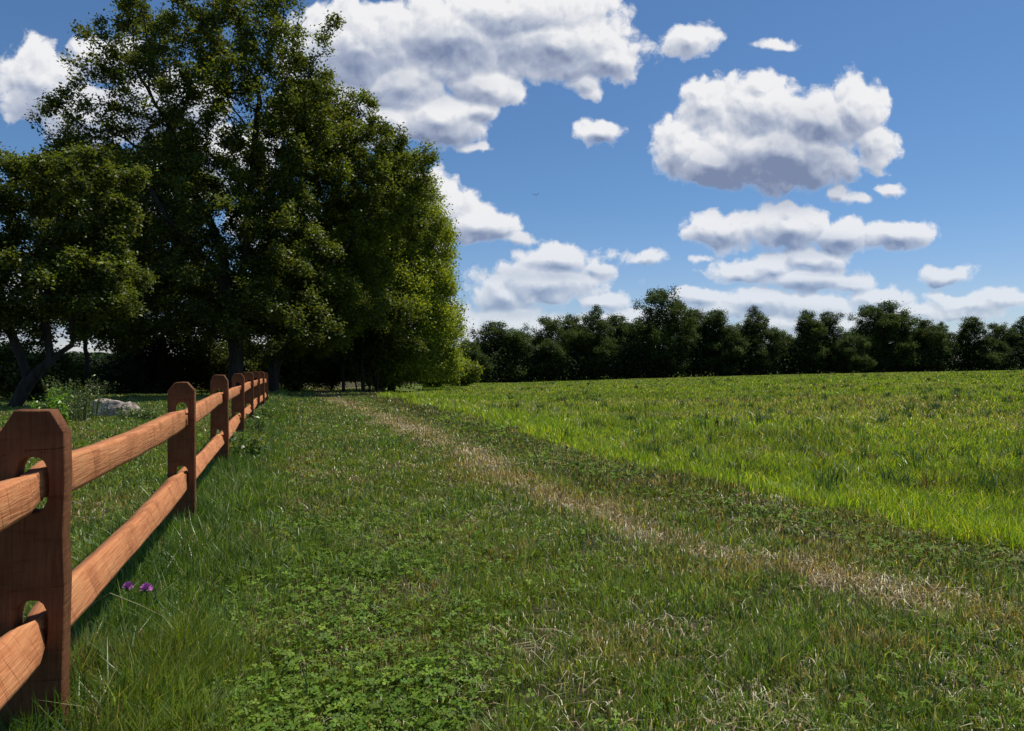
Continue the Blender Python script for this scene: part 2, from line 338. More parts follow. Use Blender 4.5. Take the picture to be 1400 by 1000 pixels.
# ---------------------------------------------------------------- fence
def build_fence():
    ang = math.atan2(FD[1], FD[0])
    fence = empty('split_rail_fence', (P1[0], P1[1], tz(*P1)), 0)
    tag(fence, 'new orange-brown cedar split-rail fence with dog-eared posts running away on the left', 'fence')
    base = Vector(fence.location)
    W, TH, H = .148, .072, .925
    OFF = {1: .032, 2: .02, 3: .01}
    posts = []
    for k in range(-1, 8):
        x, y = P1+FD*SP*k; x += OFF.get(k, 0); z = tz(x, y)
        rr = random.Random(40+k)
        h = H+rr.uniform(-.012, .015); lean = rr.uniform(-.012, .012)
        w = W*rr.uniform(.97, 1.03); c1, c2 = rr.uniform(.028, .042), rr.uniform(.04, .06)
        cu = bpy.data.curves.new('post', 'CURVE'); cu.dimensions = '2D'; cu.fill_mode = 'BOTH'; cu.extrude = TH/2-.003; cu.bevel_depth = .003; cu.bevel_resolution = 0
        def poly(pts):
            s = cu.splines.new('POLY'); s.points.add(len(pts)-1); s.use_cyclic_u = True
            for p, q in zip(s.points, pts): p.co = (q[0], q[1], 0, 1)
        # profile drawn lying down: local X is up the post
        out = [(-.35, -w/2)]
        for j in range(1, 9): out.append((-.35+(h-c2+.35)*j/9, -w/2+rr.uniform(-.003, .003)))
        out += [(h-c2, -w/2), (h+rr.uniform(-.004, .002), -w/2+c1), (h, 0), (h+rr.uniform(-.004, .004), w/2-c1), (h-c2, w/2)]
        for j in range(8, 0, -1): out.append((-.35+(h-c2+.35)*j/9, w/2+rr.uniform(-.003, .003)))
        out.append((-.35, w/2))
        poly([(p[0], -p[1]) for p in out][::-1])
        for hz in (.345, .725):
            pts = []
            for a in np.linspace(0, 2*math.pi, 18, endpoint=False):
                ca, sa = math.cos(a), math.sin(a)
                pts.append((hz+.005+math.copysign(abs(ca)**.75, ca)*.078, math.copysign(abs(sa)**.75, sa)*.041))
            poly(pts)
        co = bpy.data.objects.new('post', cu); scene.collection.objects.link(co)
        bpy.context.view_layer.update()
        me = bpy.data.meshes.new_from_object(co.evaluated_get(bpy.context.evaluated_depsgraph_get()))
        bpy.data.objects.remove(co); bpy.data.curves.remove(cu)
        bm = bmesh.new(); bm.from_mesh(me); bmesh.ops.remove_doubles(bm, verts=bm.verts, dist=.0004)
        if k == 0:   # the torn splinter at the shoulder of the nearest post
            vs = [bm.verts.new(c) for c in ((h-.115, -w/2+.002, .012), (h-.115, -w/2+.002, -.014), (h-.06, -w/2-.004, -.012), (h-.06, -w/2-.004, .010), (h-.022, -w/2-.020, .002), (h-.07, -w/2-.013, 0))]
            for fcs in ((0, 1, 5), (1, 2, 5), (2, 4, 5), (4, 3, 5), (3, 0, 5), (2, 3, 4)): bm.faces.new([vs[i] for i in fcs])
        bm.to_mesh(me); bm.free(); me.name = 'post'
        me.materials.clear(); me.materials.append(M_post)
        o = link(bpy.data.objects.new('post', me), fence)
        # local X -> up, local Y -> across the fence, local Z -> along the fence
        a = ang+rr.uniform(-.03, .03)
        along = Vector((math.cos(a), math.sin(a), 0)); up = Vector((along.x*lean, along.y*lean, 1)).normalized()
        acr = along.cross(up).normalized(); 
        Mx = Matrix((( up.x, -acr.x, along.x), (up.y, -acr.y, along.y), (up.z, -acr.z, along.z))).to_4x4()
        if Mx.to_3x3().determinant() < 0: Mx = Matrix(((up.x, acr.x, along.x), (up.y, acr.y, along.y), (up.z, acr.z, along.z))).to_4x4()
        Mx.translation = Vector((x, y, z))-base
        o.matrix_local = Mx
        posts.append((x, y, z))
    acr = Vector((FD[1], -FD[0], 0))
    for k in range(len(posts)-1):
        A, B = Vector(posts[k]), Vector(posts[k+1])
        for hi, hz in enumerate((.325, .705)):
            rr = random.Random(900+k*7+hi)
            a = A+Vector((0, 0, hz+rr.uniform(-.006, .006)+(.0 if (k+hi) % 2 else .020)))+acr*(.008)
            b = B+Vector((0, 0, hz+rr.uniform(-.006, .006)+(.020 if (k+hi) % 2 else .0)))+acr*(-.008)
            d = (b-a).normalized(); a = a-d*.055; b = b+d*.055
            L = (b-a).length; nseg = 26; ns = 10
            n1 = rr.uniform(0, 9); tw = rr.uniform(.05, .22) if hi else rr.uniform(.25, .55)
            Wd, Hd = rr.uniform(.036, .042), rr.uniform(.050, .058)      # half sizes at mid-length
            co = []; 
            for i in range(nseg+1):
                t = i/nseg; s = t*L
                en = min(s, L-s)/.20; tp = sstep(0, 1, en)
                hw = .022+(Wd-.022)*tp; hh = .033+(Hd-.033)*tp
                hh *= 1+.05*math.sin(s*3.1+n1)+.02*math.sin(s*11+n1*2); hw *= 1+.05*math.sin(s*2.3+n1*3)
                cy = .005*math.sin(s*1.7+n1); cz = .004*math.sin(s*2.1+n1*1.3)-.005*math.sin(math.pi*t)
                for j in range(ns):
                    q = 2*math.pi*(j+.5)/ns; cq, sq = math.cos(q), math.sin(q)
                    py = math.copysign(abs(cq)**.24, cq)*hw*(1+rr.uniform(-.03, .03)); pz = math.copysign(abs(sq)**.24, sq)*hh*(1+rr.uniform(-.02, .02))
                    if sq > 0 and cq > 0: pz *= .86
                    ct, st_ = math.cos(tw*tp), math.sin(tw*tp)
                    co.append((s, cy+py*ct+pz*st_, cz-py*st_+pz*ct))
            fs, lp = [], []
            for i in range(nseg):
                for j in range(ns):
                    lp += [i*ns+j, (i+1)*ns+j, (i+1)*ns+(j+1) % ns, i*ns+(j+1) % ns][::-1]; fs.append(4)
            lp += list(range(ns))[::-1]; fs.append(ns); lp += [nseg*ns+j for j in range(ns)]; fs.append(ns)
            o = mesh_np('rail', np.array(co), fs, lp, M_wood, fence, smooth=False)
            q = d.to_track_quat('X', 'Z'); Mx = q.to_matrix().to_4x4(); Mx.translation = a-base
            o.matrix_local = Mx
            bm = bmesh.new(); bm.from_mesh(o.data); bmesh.ops.recalc_face_normals(bm, faces=bm.faces); bm.to_mesh(o.data); bm.free()
build_fence()

# ---------------------------------------------------------------- grass
def blades(name, x, y, h, w, col, mat, lean=.45, z0=None, bend=.5, tipcol=None, flat=False):
    n = len(x); z = terrain(x, y)-.004 if z0 is None else z0
    a = rng.random(n)*2*np.pi; b = rng.random(n)*2*np.pi            # facing, lean direction
    wx, wy = np.cos(a)*w*.5, np.sin(a)*w*.5
    ln = np.abs(rng.normal(0, lean, n))
    lx, ly = np.cos(b)*ln, np.sin(b)*ln
    up = np.sqrt(np.maximum(.05, 1-np.minimum(ln, .97)**2))
    mx, my, mz = x+lx*h*.42, y+ly*h*.42, z+h*.55*up
    tx, ty, tzz = x+lx*h*(1+bend*.6), y+ly*h*(1+bend*.6), z+h*up*(1-bend*.25*rng.random(n))
    if flat: tzz = z+h*.12*rng.random(n)+.02; mz = z+.03+h*.15*rng.random(n)
    co = np.empty((n, 5, 3), np.float32)
    co[:, 0] = np.stack([x-wx, y-wy, z], 1); co[:, 1] = np.stack([x+wx, y+wy, z], 1)
    co[:, 2] = np.stack([mx-wx*.85, my-wy*.85, mz], 1); co[:, 3] = np.stack([mx+wx*.85, my+wy*.85, mz], 1)
    co[:, 4] = np.stack([tx, ty, tzz], 1)
    base = (np.arange(n)*5)[:, None]
    loops = (base+np.array([0, 1, 3, 2, 2, 3, 4])).ravel()
    fs = np.tile([4, 3], n)
    c = np.repeat(col[:, None, :], 5, 1)
    if tipcol is not None: c[:, 4] = c[:, 4]*.5+tipcol*.5
    return mesh_np(name, co.reshape(-1, 3), fs, loops, mat, col=c.reshape(-1, 3))
def polar(n, d0, d1, half=.80, pad=1.2, p=1.0):
    """ground points, thinning out with distance as seen from the camera, wider than the view"""
    u = rng.random(n); d = d0*(d1/d0)**(u**p)
    t = (rng.random(n)*2-1); return t*(d*half+pad), d
def pal(n, cols, wts, jit=.18):
    c = np.array(cols)[rng.choice(len(cols), n, p=np.array(wts)/sum(wts))]
    return c*(1+rng.normal(0, jit, (n, 1)))*(1+rng.normal(0, .06, (n, 3)))
G1, G2, G3, G4 = (.055, .105, .014), (.10, .17, .02), (.17, .24, .035), (.105, .165, .05)
BR, TN, PL = (.20, .15, .06), (.40, .32, .17), (.48, .44, .28)

def build_grass():
    # mown lawn and path verge
    x, y = polar(1250000, 1.15, 45, .80, .9)
    f = field_d(x, y); keep = f < .05+rng.random(len(x))*.2
    tm = track_m(x, y); keep &= rng.random(len(x)) > tm*.75
    bare = vnoise(x, y, 1.6, 21, 4); keep &= rng.random(len(x)) < sstep(.26, .48, bare)*.6+.40
    tuft = vnoise(x, y, 11, 29, 2); tf = np.where(np.hypot(x, y) < 9, sstep(.34, .56, tuft), 1)
    keep &= rng.random(len(x)) < .42+.58*tf; tuft = tuft[keep]
    x, y = x[keep], y[keep]; n = len(x); d = np.hypot(x, y)
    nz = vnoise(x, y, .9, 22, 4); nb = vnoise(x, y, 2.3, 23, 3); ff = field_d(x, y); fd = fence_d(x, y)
    col = pal(n, [G1, G2, G3, G4, (.30, .33, .16)], [3.4, 4, 2, 2.6, .9], .38)
    col *= (.85+.80*vnoise(x, y, 4.5, 27, 3))[:, None]
    yel = sstep(.45, .7, nz)[:, None]; col = col*(1-yel*.4)+np.array((.22, .27, .03))*yel*.4
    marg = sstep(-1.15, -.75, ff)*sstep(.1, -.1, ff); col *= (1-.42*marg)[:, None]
    dry = (sstep(.54, .75, nb)*.40+track_m(x, y)*.9+sstep(2.2, .2, -ff)*.18+sstep(-.5, 1.6, x)*.07+.04)
    isdry = rng.random(n) < dry
    col[isdry] = pal(isdry.sum(), [BR, TN, PL], [3, 2.5, 1])
    h = (.032+.035*rng.random(n))*(1+.6*sstep(.4, .8, vnoise(x, y, 1.9, 24, 3)))*(1+.25*sstep(10, 25, d))
    nearf = np.exp(-((fd-.22)/.28)**2)+np.exp(-((fd+.15)/.2)**2)
    h *= (1+1.3*np.clip(nearf, 0, 1))*(.75+.5*vnoise(x, y, 3.2, 28, 2))*(.65+.7*tuft)
    w = .0042*np.maximum(1, d/3.2)*(.7+.6*rng.random(n))
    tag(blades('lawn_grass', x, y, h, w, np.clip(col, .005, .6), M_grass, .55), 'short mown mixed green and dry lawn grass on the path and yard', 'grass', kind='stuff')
    # long grass along the fence foot
    n = 60000; s = rng.random(n)**1.25*19-1.0; off = np.abs(rng.normal(0, .23, n))*np.where(rng.random(n) < .72, 1, -.55)+.03
    x = P1[0]+FD[0]*s+FD[1]*off; y = P1[1]+FD[1]*s-FD[0]*off
    k = (y > 1.3) & (rng.random(n) < sstep(.25, .6, vnoise(x, y, 2.2, 31, 3))+.2); x, y, s = x[k], y[k], s[k]; n = len(x)
    h = (.09+.17*rng.random(n)**1.4)*(1-.35*sstep(.15, .5, np.abs(fence_d(x, y))))
    col = pal(n, [(.055, .12, .016), (.09, .17, .022), (.14, .22, .03), (.36, .34, .16)], [3, 4, 2, .35])
    w = .0052*np.maximum(1, np.hypot(x, y)/4)*(.7+.6*rng.random(n))
    tag(blades('fence_side_grass', x, y, h, w, np.clip(col, .005, .6), M_grass, .38, bend=.9), 'long lush green grass growing along the foot of the fence', 'grass', kind='stuff')
    # hay field
    x, y = polar(1250000, 2.6, 150, .86, 1.0)
    f = field_d(x, y); far = y > 24
    keep = np.where(far, f > -.4, f > rng.random(len(x))*.16)
    edge = np.exp(-np.maximum(f, 0)/(.5+.05*y))
    bare = vnoise(x, y, .55, 41, 4); b2 = vnoise(x*.35, y, .35, 42, 3)
    keep &= rng.random(len(x)) < np.clip(sstep(.2, .46, bare)*.7+.25+edge, 0, 1)
    tf = np.where(np.hypot(x, y) < 22, sstep(.36, .56, vnoise(x, y, 5.5, 48, 2)), .8); keep &= rng.random(len(x)) < .35+.65*tf
    keep &= ~((y > 27) & (x < np.interp(y, [27, 50, 80, 150], [-4.2, -6.0, -8, -10])))
    x, y = x[keep], y[keep]; n = len(x); d = np.hypot(x, y); f = field_d(x, y); edge = np.exp(-np.maximum(f, 0)/(.55+.07*y))
    b2 = vnoise(x*.35, y, .35, 42, 4); nn = vnoise(x, y, .8, 43, 4)
    col = pal(n, [(.17, .25, .02), (.24, .32, .025), (.12, .19, .02), (.30, .36, .04)], [3, 3, 2.6, 1.5], .30)
    dk = (sstep(.46, .62, nn)*.5+sstep(.5, .66, vnoise(x*.5, y, 2.6, 47, 2))*.45)*(1-edge); col *= (1-.5*dk)[:, None]
    isd = rng.random(n) < (sstep(.50, .66, b2)*.36*sstep(6, 15, y)+.05+.02*sstep(10, 60, y))*(1-.8*edge)
    col[isd] = pal(isd.sum(), [(.30, .24, .11), (.42, .35, .20), (.16, .14, .07)], [2, 1.5, 1.5])
    col *= (1.30+.20*edge)[:, None]
    h = (.045+.08*rng.random(n)**1.3)*(1+.8*edge*sstep(.35, .7, vnoise(x, y, 1.4, 44, 3))+.5*nn)*(1+.3*sstep(5, 25, y))*.88
    w = .0050*np.maximum(1, d/4.4)*(.7+.6*rng.random(n))
    tag(blades('field_grass', x, y, h, w, np.clip(col, .005, .6), M_grass, .40, bend=.7), 'bright yellow-green hay grass standing across the open field', 'grass', kind='stuff')
    # straw lying on the worn track, in the lawn and on bare patches
    x, y = polar(190000, 1.2, 30, .80, .8)
    pr = track_m(x, y)*1.6+.13+sstep(.56, .75, vnoise(x, y, 1.6, 51, 3))*.45*sstep(-1.6, 1.0, x)+sstep(3.2, 2, y)*sstep(.3, 1.8, x)*.15
    k = (rng.random(len(x)) < pr) & (field_d(x, y) < .1); x, y = x[k], y[k]; n = len(x); d = np.hypot(x, y)
    col = pal(n, [TN, PL, (.52, .42, .26), (.30, .23, .13)], [3, 2.4, 2.4, 1.3])
    tag(blades('straw', x, y, .05+.08*rng.random(n)**2, .0034*np.maximum(1, d/3)*(.6+.7*rng.random(n)), np.clip(col, .01, .7), M_straw, .8, flat=True), 'pale dry cut straw scattered along the worn track', 'straw', kind='stuff')
    # clover and low broad leaves
    x, y = polar(85000, 1.3, 14, .80, .6)
    cn = vnoise(x, y, 1.25, 61, 3)
    zone = np.exp(-((x+.9)/.75)**2-((y-2.5)/.95)**2)*2.2+np.exp(-((x+1.1)/1.0)**2-((y-4.0)/.8)**2)*.9+np.exp(-((field_d(x, y)+.55)/.32)**2)*.6+.07
    k = (rng.random(len(x)) < zone*sstep(.36, .60, cn+.10)) & (field_d(x, y) < .15) & (track_m(x, y) < .4); x, y = x[k], y[k]; n = len(x)
    z = terrain(x, y)+.030+.035*rng.random(n); r = (.0045+.0062*rng.random(n))*np.maximum(1, np.hypot(x, y)/4)
    a0 = rng.random(n)*6.28; tx, ty = rng.normal(0, .3, (2, n))
    V = []; L = []
    for q in range(3):                       # three leaflets, each a little folded kite
        a = a0+q*2.094
        ca, sa = np.cos(a), np.sin(a)
        for (u, v, w_) in ((0.05, 0, 0), (.75, -.62, .12), (1.55, -.42, .12), (1.45, 0, -.05), (1.55, .42, .12), (.75, .62, .12)):
            px, py = x+(ca*u-sa*v)*r, y+(sa*u+ca*v)*r
            V.append(np.stack([px, py, z+w_*r+tx*(px-x)+ty*(py-y)], 1))
    co = np.stack(V, 1).reshape(-1, 3); m = 18
    base = (np.arange(n)*m)[:, None]; idx = []
    for q in range(3): idx += [q*6+0, q*6+1, q*6+2, q*6+3, q*6+0, q*6+3, q*6+4, q*6+5]
    loops = (base+np.array(idx)).ravel()
    col = pal(n, [(.12, .20, .022), (.17, .26, .03), (.08, .15, .016)], [3, 2, 2]); col = np.repeat(col, m, 0)
    tag(mesh_np('clover', co, np.full(n*6, 4), loops, M_clover, col=np.clip(col, .005, .6)), 'patches of low three-leaved clover in the mown grass', 'clover', kind='stuff')
    # broad coarse weeds standing out of the field
    n0 = 2200; x0, y0 = polar(n0, 5.5, 90, .86, .5); k = (field_d(x0, y0) > .5) & (vnoise(x0, y0, .5, 71, 2) > .42) & ~((y0 > 27) & (x0 < -3)); x0, y0 = x0[k], y0[k]
    m = 26; x = np.repeat(x0, m)+rng.normal(0, .045, len(x0)*m); y = np.repeat(y0, m)+rng.normal(0, .045, len(x0)*m); n = len(x)
    hh = np.repeat(.10+.16*rng.random(len(x0)), m)*(.6+.6*rng.random(n))
    col = np.repeat(pal(len(x0), [(.035, .07, .02), (.06, .11, .03), (.12, .09, .05), (.30, .32, .18)], [4, 3, 1, 1.4]), m, 0)*(1+rng.normal(0, .15, (n, 1)))
    tag(blades('field_weeds', x, y, hh, .010*np.maximum(1, np.hypot(x, y)/9), np.clip(col, .005, .5), M_grass, .5, bend=.8), 'dark coarse weeds dotted through the hay field', 'weeds', kind='stuff')
build_grass()

# ---------------------------------------------------------------- trees
def grow(att, stems, step, dk, iters=140, seed=0, trop=(0, 0, .12)):
    """space colonisation: stems = list of polylines; returns node positions and parents"""
    r = np.random.default_rng(seed); pos = []; par = []
    for s in stems:
        prev = s[0] if isinstance(s[0], int) else -1
        pts = s[1:] if isinstance(s[0], int) else s
        last = None
        for p in pts:
            p = np.array(p, float)
            if last is None:
                if prev < 0: pos.append(p); par.append(-1)
                else:
                    last = pos[prev]; k = max(1, int(np.linalg.norm(p-last)/step)); b = prev
                    for i in range(1, k+1): pos.append(last+(p-last)*i/k+r.normal(0, .02*step, 3)); par.append(b); b = len(pos)-1
                last = p; continue
            k = max(1, int(np.linalg.norm(p-last)/step)); b = len(pos)-1
            for i in range(1, k+1): pos.append(last+(p-last)*i/k+(r.normal(0, .05*step, 3) if i < k else 0)); par.append(b); b = len(pos)-1
            last = p
    P = np.array(pos); A = att.copy(); trop = np.array(trop)
    D = np.linalg.norm(A[:, None]-P[None], axis=2); near = D.argmin(1); dist = D.min(1)
    for it in range(iters):
        if len(A) == 0: break
        v = A-P[near]; v /= (np.linalg.norm(v, axis=1)[:, None]+1e-9)
        acc = np.zeros_like(P); cnt = np.zeros(len(P)); np.add.at(acc, near, v); np.add.at(cnt, near, 1)
        ids = np.nonzero(cnt)[0]; dirs = acc[ids]/cnt[ids][:, None]+trop+r.normal(0, .16, (len(ids), 3))
        dirs /= np.linalg.norm(dirs, axis=1)[:, None]+1e-9
        new = P[ids]+dirs*step
        # drop stagnating duplicates
        base = len(P); P = np.concatenate([P, new]); par += list(ids)
        Dn = np.linalg.norm(A[:, None]-new[None], axis=2); mn = Dn.min(1); am = Dn.argmin(1)
        upd = mn < dist; dist[upd] = mn[upd]; near[upd] = base+am[upd]
        keep = dist > dk
        if it > 12: keep &= ~((cnt[near*(near < base)] > 0) & (near < base) & (r.random(len(A)) < .25))
        A, near, dist = A[keep], near[keep], dist[keep]
    return P, np.array(par)
def radii(P, par, tip, ex=2.3, rmax=None):
    n = len(P); acc = np.zeros(n); kids = np.bincount(par[par >= 0], minlength=n)
    for i in range(n-1, -1, -1):
        if kids[i] == 0: acc[i] = tip**ex
        if par[i] >= 0: acc[par[i]] += acc[i]
    rad = acc**(1/ex)
    if rmax is not None:
        s = rmax/rad.max(); big = rad > tip*2.2
        rad[big] = tip*2.2+(rad[big]-tip*2.2)*(rmax-tip*2.2)/max(1e-6, rad.max()-tip*2.2)
    return rad, kids
def tubes(P, par, rad, sides=6, rmin=0):
    n = len(P); d = np.zeros((n, 3)); has = par >= 0
    d[has] = P[has]-P[par[has]]
    root = ~has
    for i in np.nonzero(root)[0]: d[i] = (0, 0, 1)
    d /= np.linalg.norm(d, axis=1)[:, None]+1e-9
    ids = np.nonzero(has & (rad >= rmin))[0]; pr = par[ids]
    main = {}
    for i in ids:
        p = par[i]
        if p not in main or rad[i] > rad[main[p]]: main[p] = i
    ism = np.array([main[par[i]] == i for i in ids])
    r0 = np.where(ism, rad[pr], np.minimum(rad[pr], rad[ids]*1.15)); r1 = rad[ids]
    d0 = np.where(ism[:, None], d[pr], d[ids]); d1 = d[ids]
    def ring(c, dr, rr):
        ref = np.where((np.abs(dr[:, 0]) < .9)[:, None], np.array([1., 0, 0]), np.array([0, 1., 0]))
        u = np.cross(dr, ref); u /= np.linalg.norm(u, axis=1)[:, None]; v = np.cross(dr, u)
        a = np.arange(sides)*2*np.pi/sides
        return c[:, None]+rr[:, None, None]*(np.cos(a)[None, :, None]*u[:, None]+np.sin(a)[None, :, None]*v[:, None])
    R0 = ring(P[pr], d0, r0); R1 = ring(P[ids], d1, r1)
    co = np.concatenate([R0, R1], 1).reshape(-1, 3); k = len(ids)
    j = np.arange(sides); j2 = (j+1) % sides
    f = np.stack([j, j2, j2+sides, j+sides], 1).ravel()
    loops = ((np.arange(k)*2*sides)[:, None]+f).ravel()
    return co, np.full(k*sides, 4), loops
def leaves_mesh(c, size, col, up=.5, droop=.0, aspect=.62):
    n = len(c); nr = rng.normal(0, 1, (n, 3)); nr[:, 2] = np.abs(nr[:, 2])*(1)+up; nr /= np.linalg.norm(nr, axis=1)[:, None]
    t = rng.normal(0, 1, (n, 3)); t[:, 2] -= droop; t -= (t*nr).sum(1)[:, None]*nr; t /= np.linalg.norm(t, axis=1)[:, None]
    b = np.cross(nr, t); s = size[:, None] if np.ndim(size) else size
    co = np.empty((n, 4, 3), np.float32)
    co[:, 0] = c-t*s*.5; co[:, 1] = c+b*s*aspect*.5+nr*s*.10; co[:, 2] = c+t*s*.5-nr*s*.06; co[:, 3] = c-b*s*aspect*.5+nr*s*.10
    loops = np.arange(n*4)
    return co.reshape(-1, 3), np.full(n, 4), loops, np.repeat(col, 4, 0)
def lobe_points(lobes, n, r, shell=.35):
    """attractor points in lobes given as (cx,cy,cz,rx,ry,rz)"""
    w = np.array([l[3]*l[4]*l[5] for l in lobes])**.75; w /= w.sum(); out = []
    for l, k in zip(lobes, (w*n).astype(int)+1):
        v = r.normal(0, 1, (k, 3)); v /= np.linalg.norm(v, axis=1)[:, None]
        rr = (shell+(1-shell)*r.random(k)**.45)
        rr *= 1+.22*np.sin(v[:, 0]*7+l[0])*np.sin(v[:, 2]*8+l[1])
        rr *= np.where(r.random(k) < .08, 1+.30*r.random(k), 1)
        out.append(np.array(l[:3])+v*rr[:, None]*np.array(l[3:]))
    return np.concatenate(out)
def make_tree(name, label, cat, base, stems, lobes, natt, nleaf, lsize, cols, seed, step=.4, dk=.5, tip=.011, rmax=.25, spread=.26, mat=None, group=None, clump=.30, up=.5, twig=.028, droop=0., origin=True, sidesr=7, floor=None):
    global rng
    rng = np.random.default_rng(seed)
    r = np.random.default_rng(seed+5)
    root = empty(name, base); tag(root, label, cat, group)
    b = np.array(base)
    A = lobe_points(lobes, natt, r)
    if floor is not None: A = A[A[:, 2] > floor]
    P, par = grow(A, stems, step, dk, seed=seed)
    rad, kids = radii(P, par, tip, 2.25, rmax)
    co, fs, lp = tubes(P, par, rad, sidesr)
    mesh_np('trunk', co-b, fs, lp, M_bark, root, smooth=True)
    tw = np.nonzero((rad < twig))[0]
    wt = np.where(kids[tw] == 0, 2.4, 1.0); wt = wt*(.35+1.3*r.random(len(tw))); wt /= wt.sum()
    pick = r.choice(tw, nleaf, p=wt)
    c = P[pick]+r.normal(0, 1, (nleaf, 3))*np.array([spread, spread, spread*.9])
    if floor is not None: c = c[c[:, 2] > floor-.4]; pick = pick[:len(c)]
    n = len(c)
    cl = r.normal(0, 1, len(P))       # clump tint
    col = pal(n, cols, [1]*len(cols), .14)*(1+clump*np.clip(cl[pick], -1.5, 1.5)*.5)[:, None]
    sz = lsize*(.65+.7*r.random(n))
    co, fs, lp, cc = leaves_mesh(c, sz, np.clip(col, .004, .4), up, droop)
    mesh_np('crown', co-b, fs, lp, mat or M_leaf, root, col=cc)
    return root
def L(px, py, rx, ry, Y, dz=0, rz=None):
    p = at(px, py, Y+dz); s = Y/F
    return (p.x, p.y, p.z, rx*s, rz if rz else (rx+ry)*.5*s, ry*s)
def gp(px, Y, dz=0): 
    x = (px-700)/F*Y; return (x, Y, tz(x, Y)+dz)

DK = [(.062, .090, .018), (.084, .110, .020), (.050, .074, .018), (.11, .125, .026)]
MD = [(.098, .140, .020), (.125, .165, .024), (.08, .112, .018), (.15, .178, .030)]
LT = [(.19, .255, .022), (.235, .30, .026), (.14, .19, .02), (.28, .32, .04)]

# tall many-limbed maple nearest the fence end
Y = 25.0; b = gp(322, Y)
S = lambda px, py, dz=0, Y=25.0: tuple(at(px, py, Y+dz))
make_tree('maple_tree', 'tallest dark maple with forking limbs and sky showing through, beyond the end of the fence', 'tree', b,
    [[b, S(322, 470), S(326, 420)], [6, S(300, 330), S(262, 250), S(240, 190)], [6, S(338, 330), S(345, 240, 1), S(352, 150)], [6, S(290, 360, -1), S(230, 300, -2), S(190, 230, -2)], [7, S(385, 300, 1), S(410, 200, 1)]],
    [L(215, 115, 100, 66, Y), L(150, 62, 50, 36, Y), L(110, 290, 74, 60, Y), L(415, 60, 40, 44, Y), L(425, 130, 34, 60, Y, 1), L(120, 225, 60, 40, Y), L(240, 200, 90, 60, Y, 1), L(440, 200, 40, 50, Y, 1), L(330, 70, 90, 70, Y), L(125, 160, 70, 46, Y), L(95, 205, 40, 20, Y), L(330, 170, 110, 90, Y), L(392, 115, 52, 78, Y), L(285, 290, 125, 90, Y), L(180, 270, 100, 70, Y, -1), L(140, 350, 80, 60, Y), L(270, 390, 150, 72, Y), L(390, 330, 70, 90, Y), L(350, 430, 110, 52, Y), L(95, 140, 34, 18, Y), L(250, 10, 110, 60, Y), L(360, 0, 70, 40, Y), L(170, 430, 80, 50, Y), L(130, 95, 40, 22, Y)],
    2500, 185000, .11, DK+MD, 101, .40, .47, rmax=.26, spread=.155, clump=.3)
Y2 = 28.5; b = gp(372, Y2); S2 = lambda px, py, dz=0: tuple(at(px, py, Y2+dz))
make_tree('maple_tree', 'spreading maple right of the tallest one, its boughs reaching out to the right against cloud', 'tree', b,
    [[b, S2(378, 470), S2(390, 400)], [6, S2(430, 320), S2(470, 240), S2(495, 170)], [6, S2(400, 300), S2(425, 210)], [7, S2(470, 340, -1), S2(530, 260, -1)]],
    [L(480, 205, 66, 56, Y2), L(498, 150, 22, 24, Y2), L(432, 250, 80, 90, Y2), L(540, 225, 34, 40, Y2), L(575, 212, 28, 12, Y2), L(560, 240, 40, 22, Y2), L(520, 270, 70, 50, Y2), L(570, 290, 34, 50, Y2, 1), L(455, 150, 44, 34, Y2), L(490, 160, 14, 34, Y2), L(540, 180, 20, 14, Y2), L(500, 290, 72, 60, Y2), L(440, 390, 90, 76, Y2), L(400, 450, 80, 44, Y2), L(420, 160, 42, 50, Y2), L(375, 340, 60, 80, Y2)],
    2200, 165000, .11, DK[:2]+MD+LT[2:3], 102, .42, .46, rmax=.24, spread=.16, clump=.3)
Y3 = 37; b = gp(535, Y3); S3 = lambda px, py, dz=0: tuple(at(px, py, Y3+dz))
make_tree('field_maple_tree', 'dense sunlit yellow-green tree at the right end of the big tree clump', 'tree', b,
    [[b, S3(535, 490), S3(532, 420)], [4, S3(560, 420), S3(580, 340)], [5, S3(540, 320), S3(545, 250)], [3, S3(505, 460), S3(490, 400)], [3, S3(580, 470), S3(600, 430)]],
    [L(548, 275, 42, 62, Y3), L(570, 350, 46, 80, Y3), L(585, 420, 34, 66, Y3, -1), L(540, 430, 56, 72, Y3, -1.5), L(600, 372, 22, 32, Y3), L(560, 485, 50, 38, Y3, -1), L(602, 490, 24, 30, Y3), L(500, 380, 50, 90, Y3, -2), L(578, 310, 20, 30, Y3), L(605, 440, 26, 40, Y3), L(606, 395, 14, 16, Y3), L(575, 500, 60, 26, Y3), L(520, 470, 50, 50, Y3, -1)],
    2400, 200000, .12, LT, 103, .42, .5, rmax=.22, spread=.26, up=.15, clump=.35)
Y4 = 34; b = gp(470, Y4); S4 = lambda px, py, dz=0: tuple(at(px, py, Y4+dz))
make_tree('understory_tree', 'shaded dark tree with many thin stems in the middle of the clump', 'tree', b,
    [[b, S4(468, 500), S4(460, 450)], [2, S4(480, 470), S4(490, 420)], [gp(505, Y4), S4(508, 480), S4(515, 420)], [gp(515, Y4), S4(522, 470), S4(535, 420)], [gp(497, Y4), S4(494, 480), S4(486, 400)], [gp(488, Y4), S4(484, 490), S4(470, 440)]],
    [L(470, 400, 76, 66, Y4), L(510, 450, 70, 48, Y4), L(440, 470, 60, 38, Y4), L(495, 340, 60, 60, Y4)],
    800, 80000, .13, DK+MD[:1], 104, .45, .6, rmax=.10, spread=.24)
Y5 = 17; b = gp(18, Y5); S5 = lambda px, py, dz=0: tuple(at(px, py, Y5+dz))
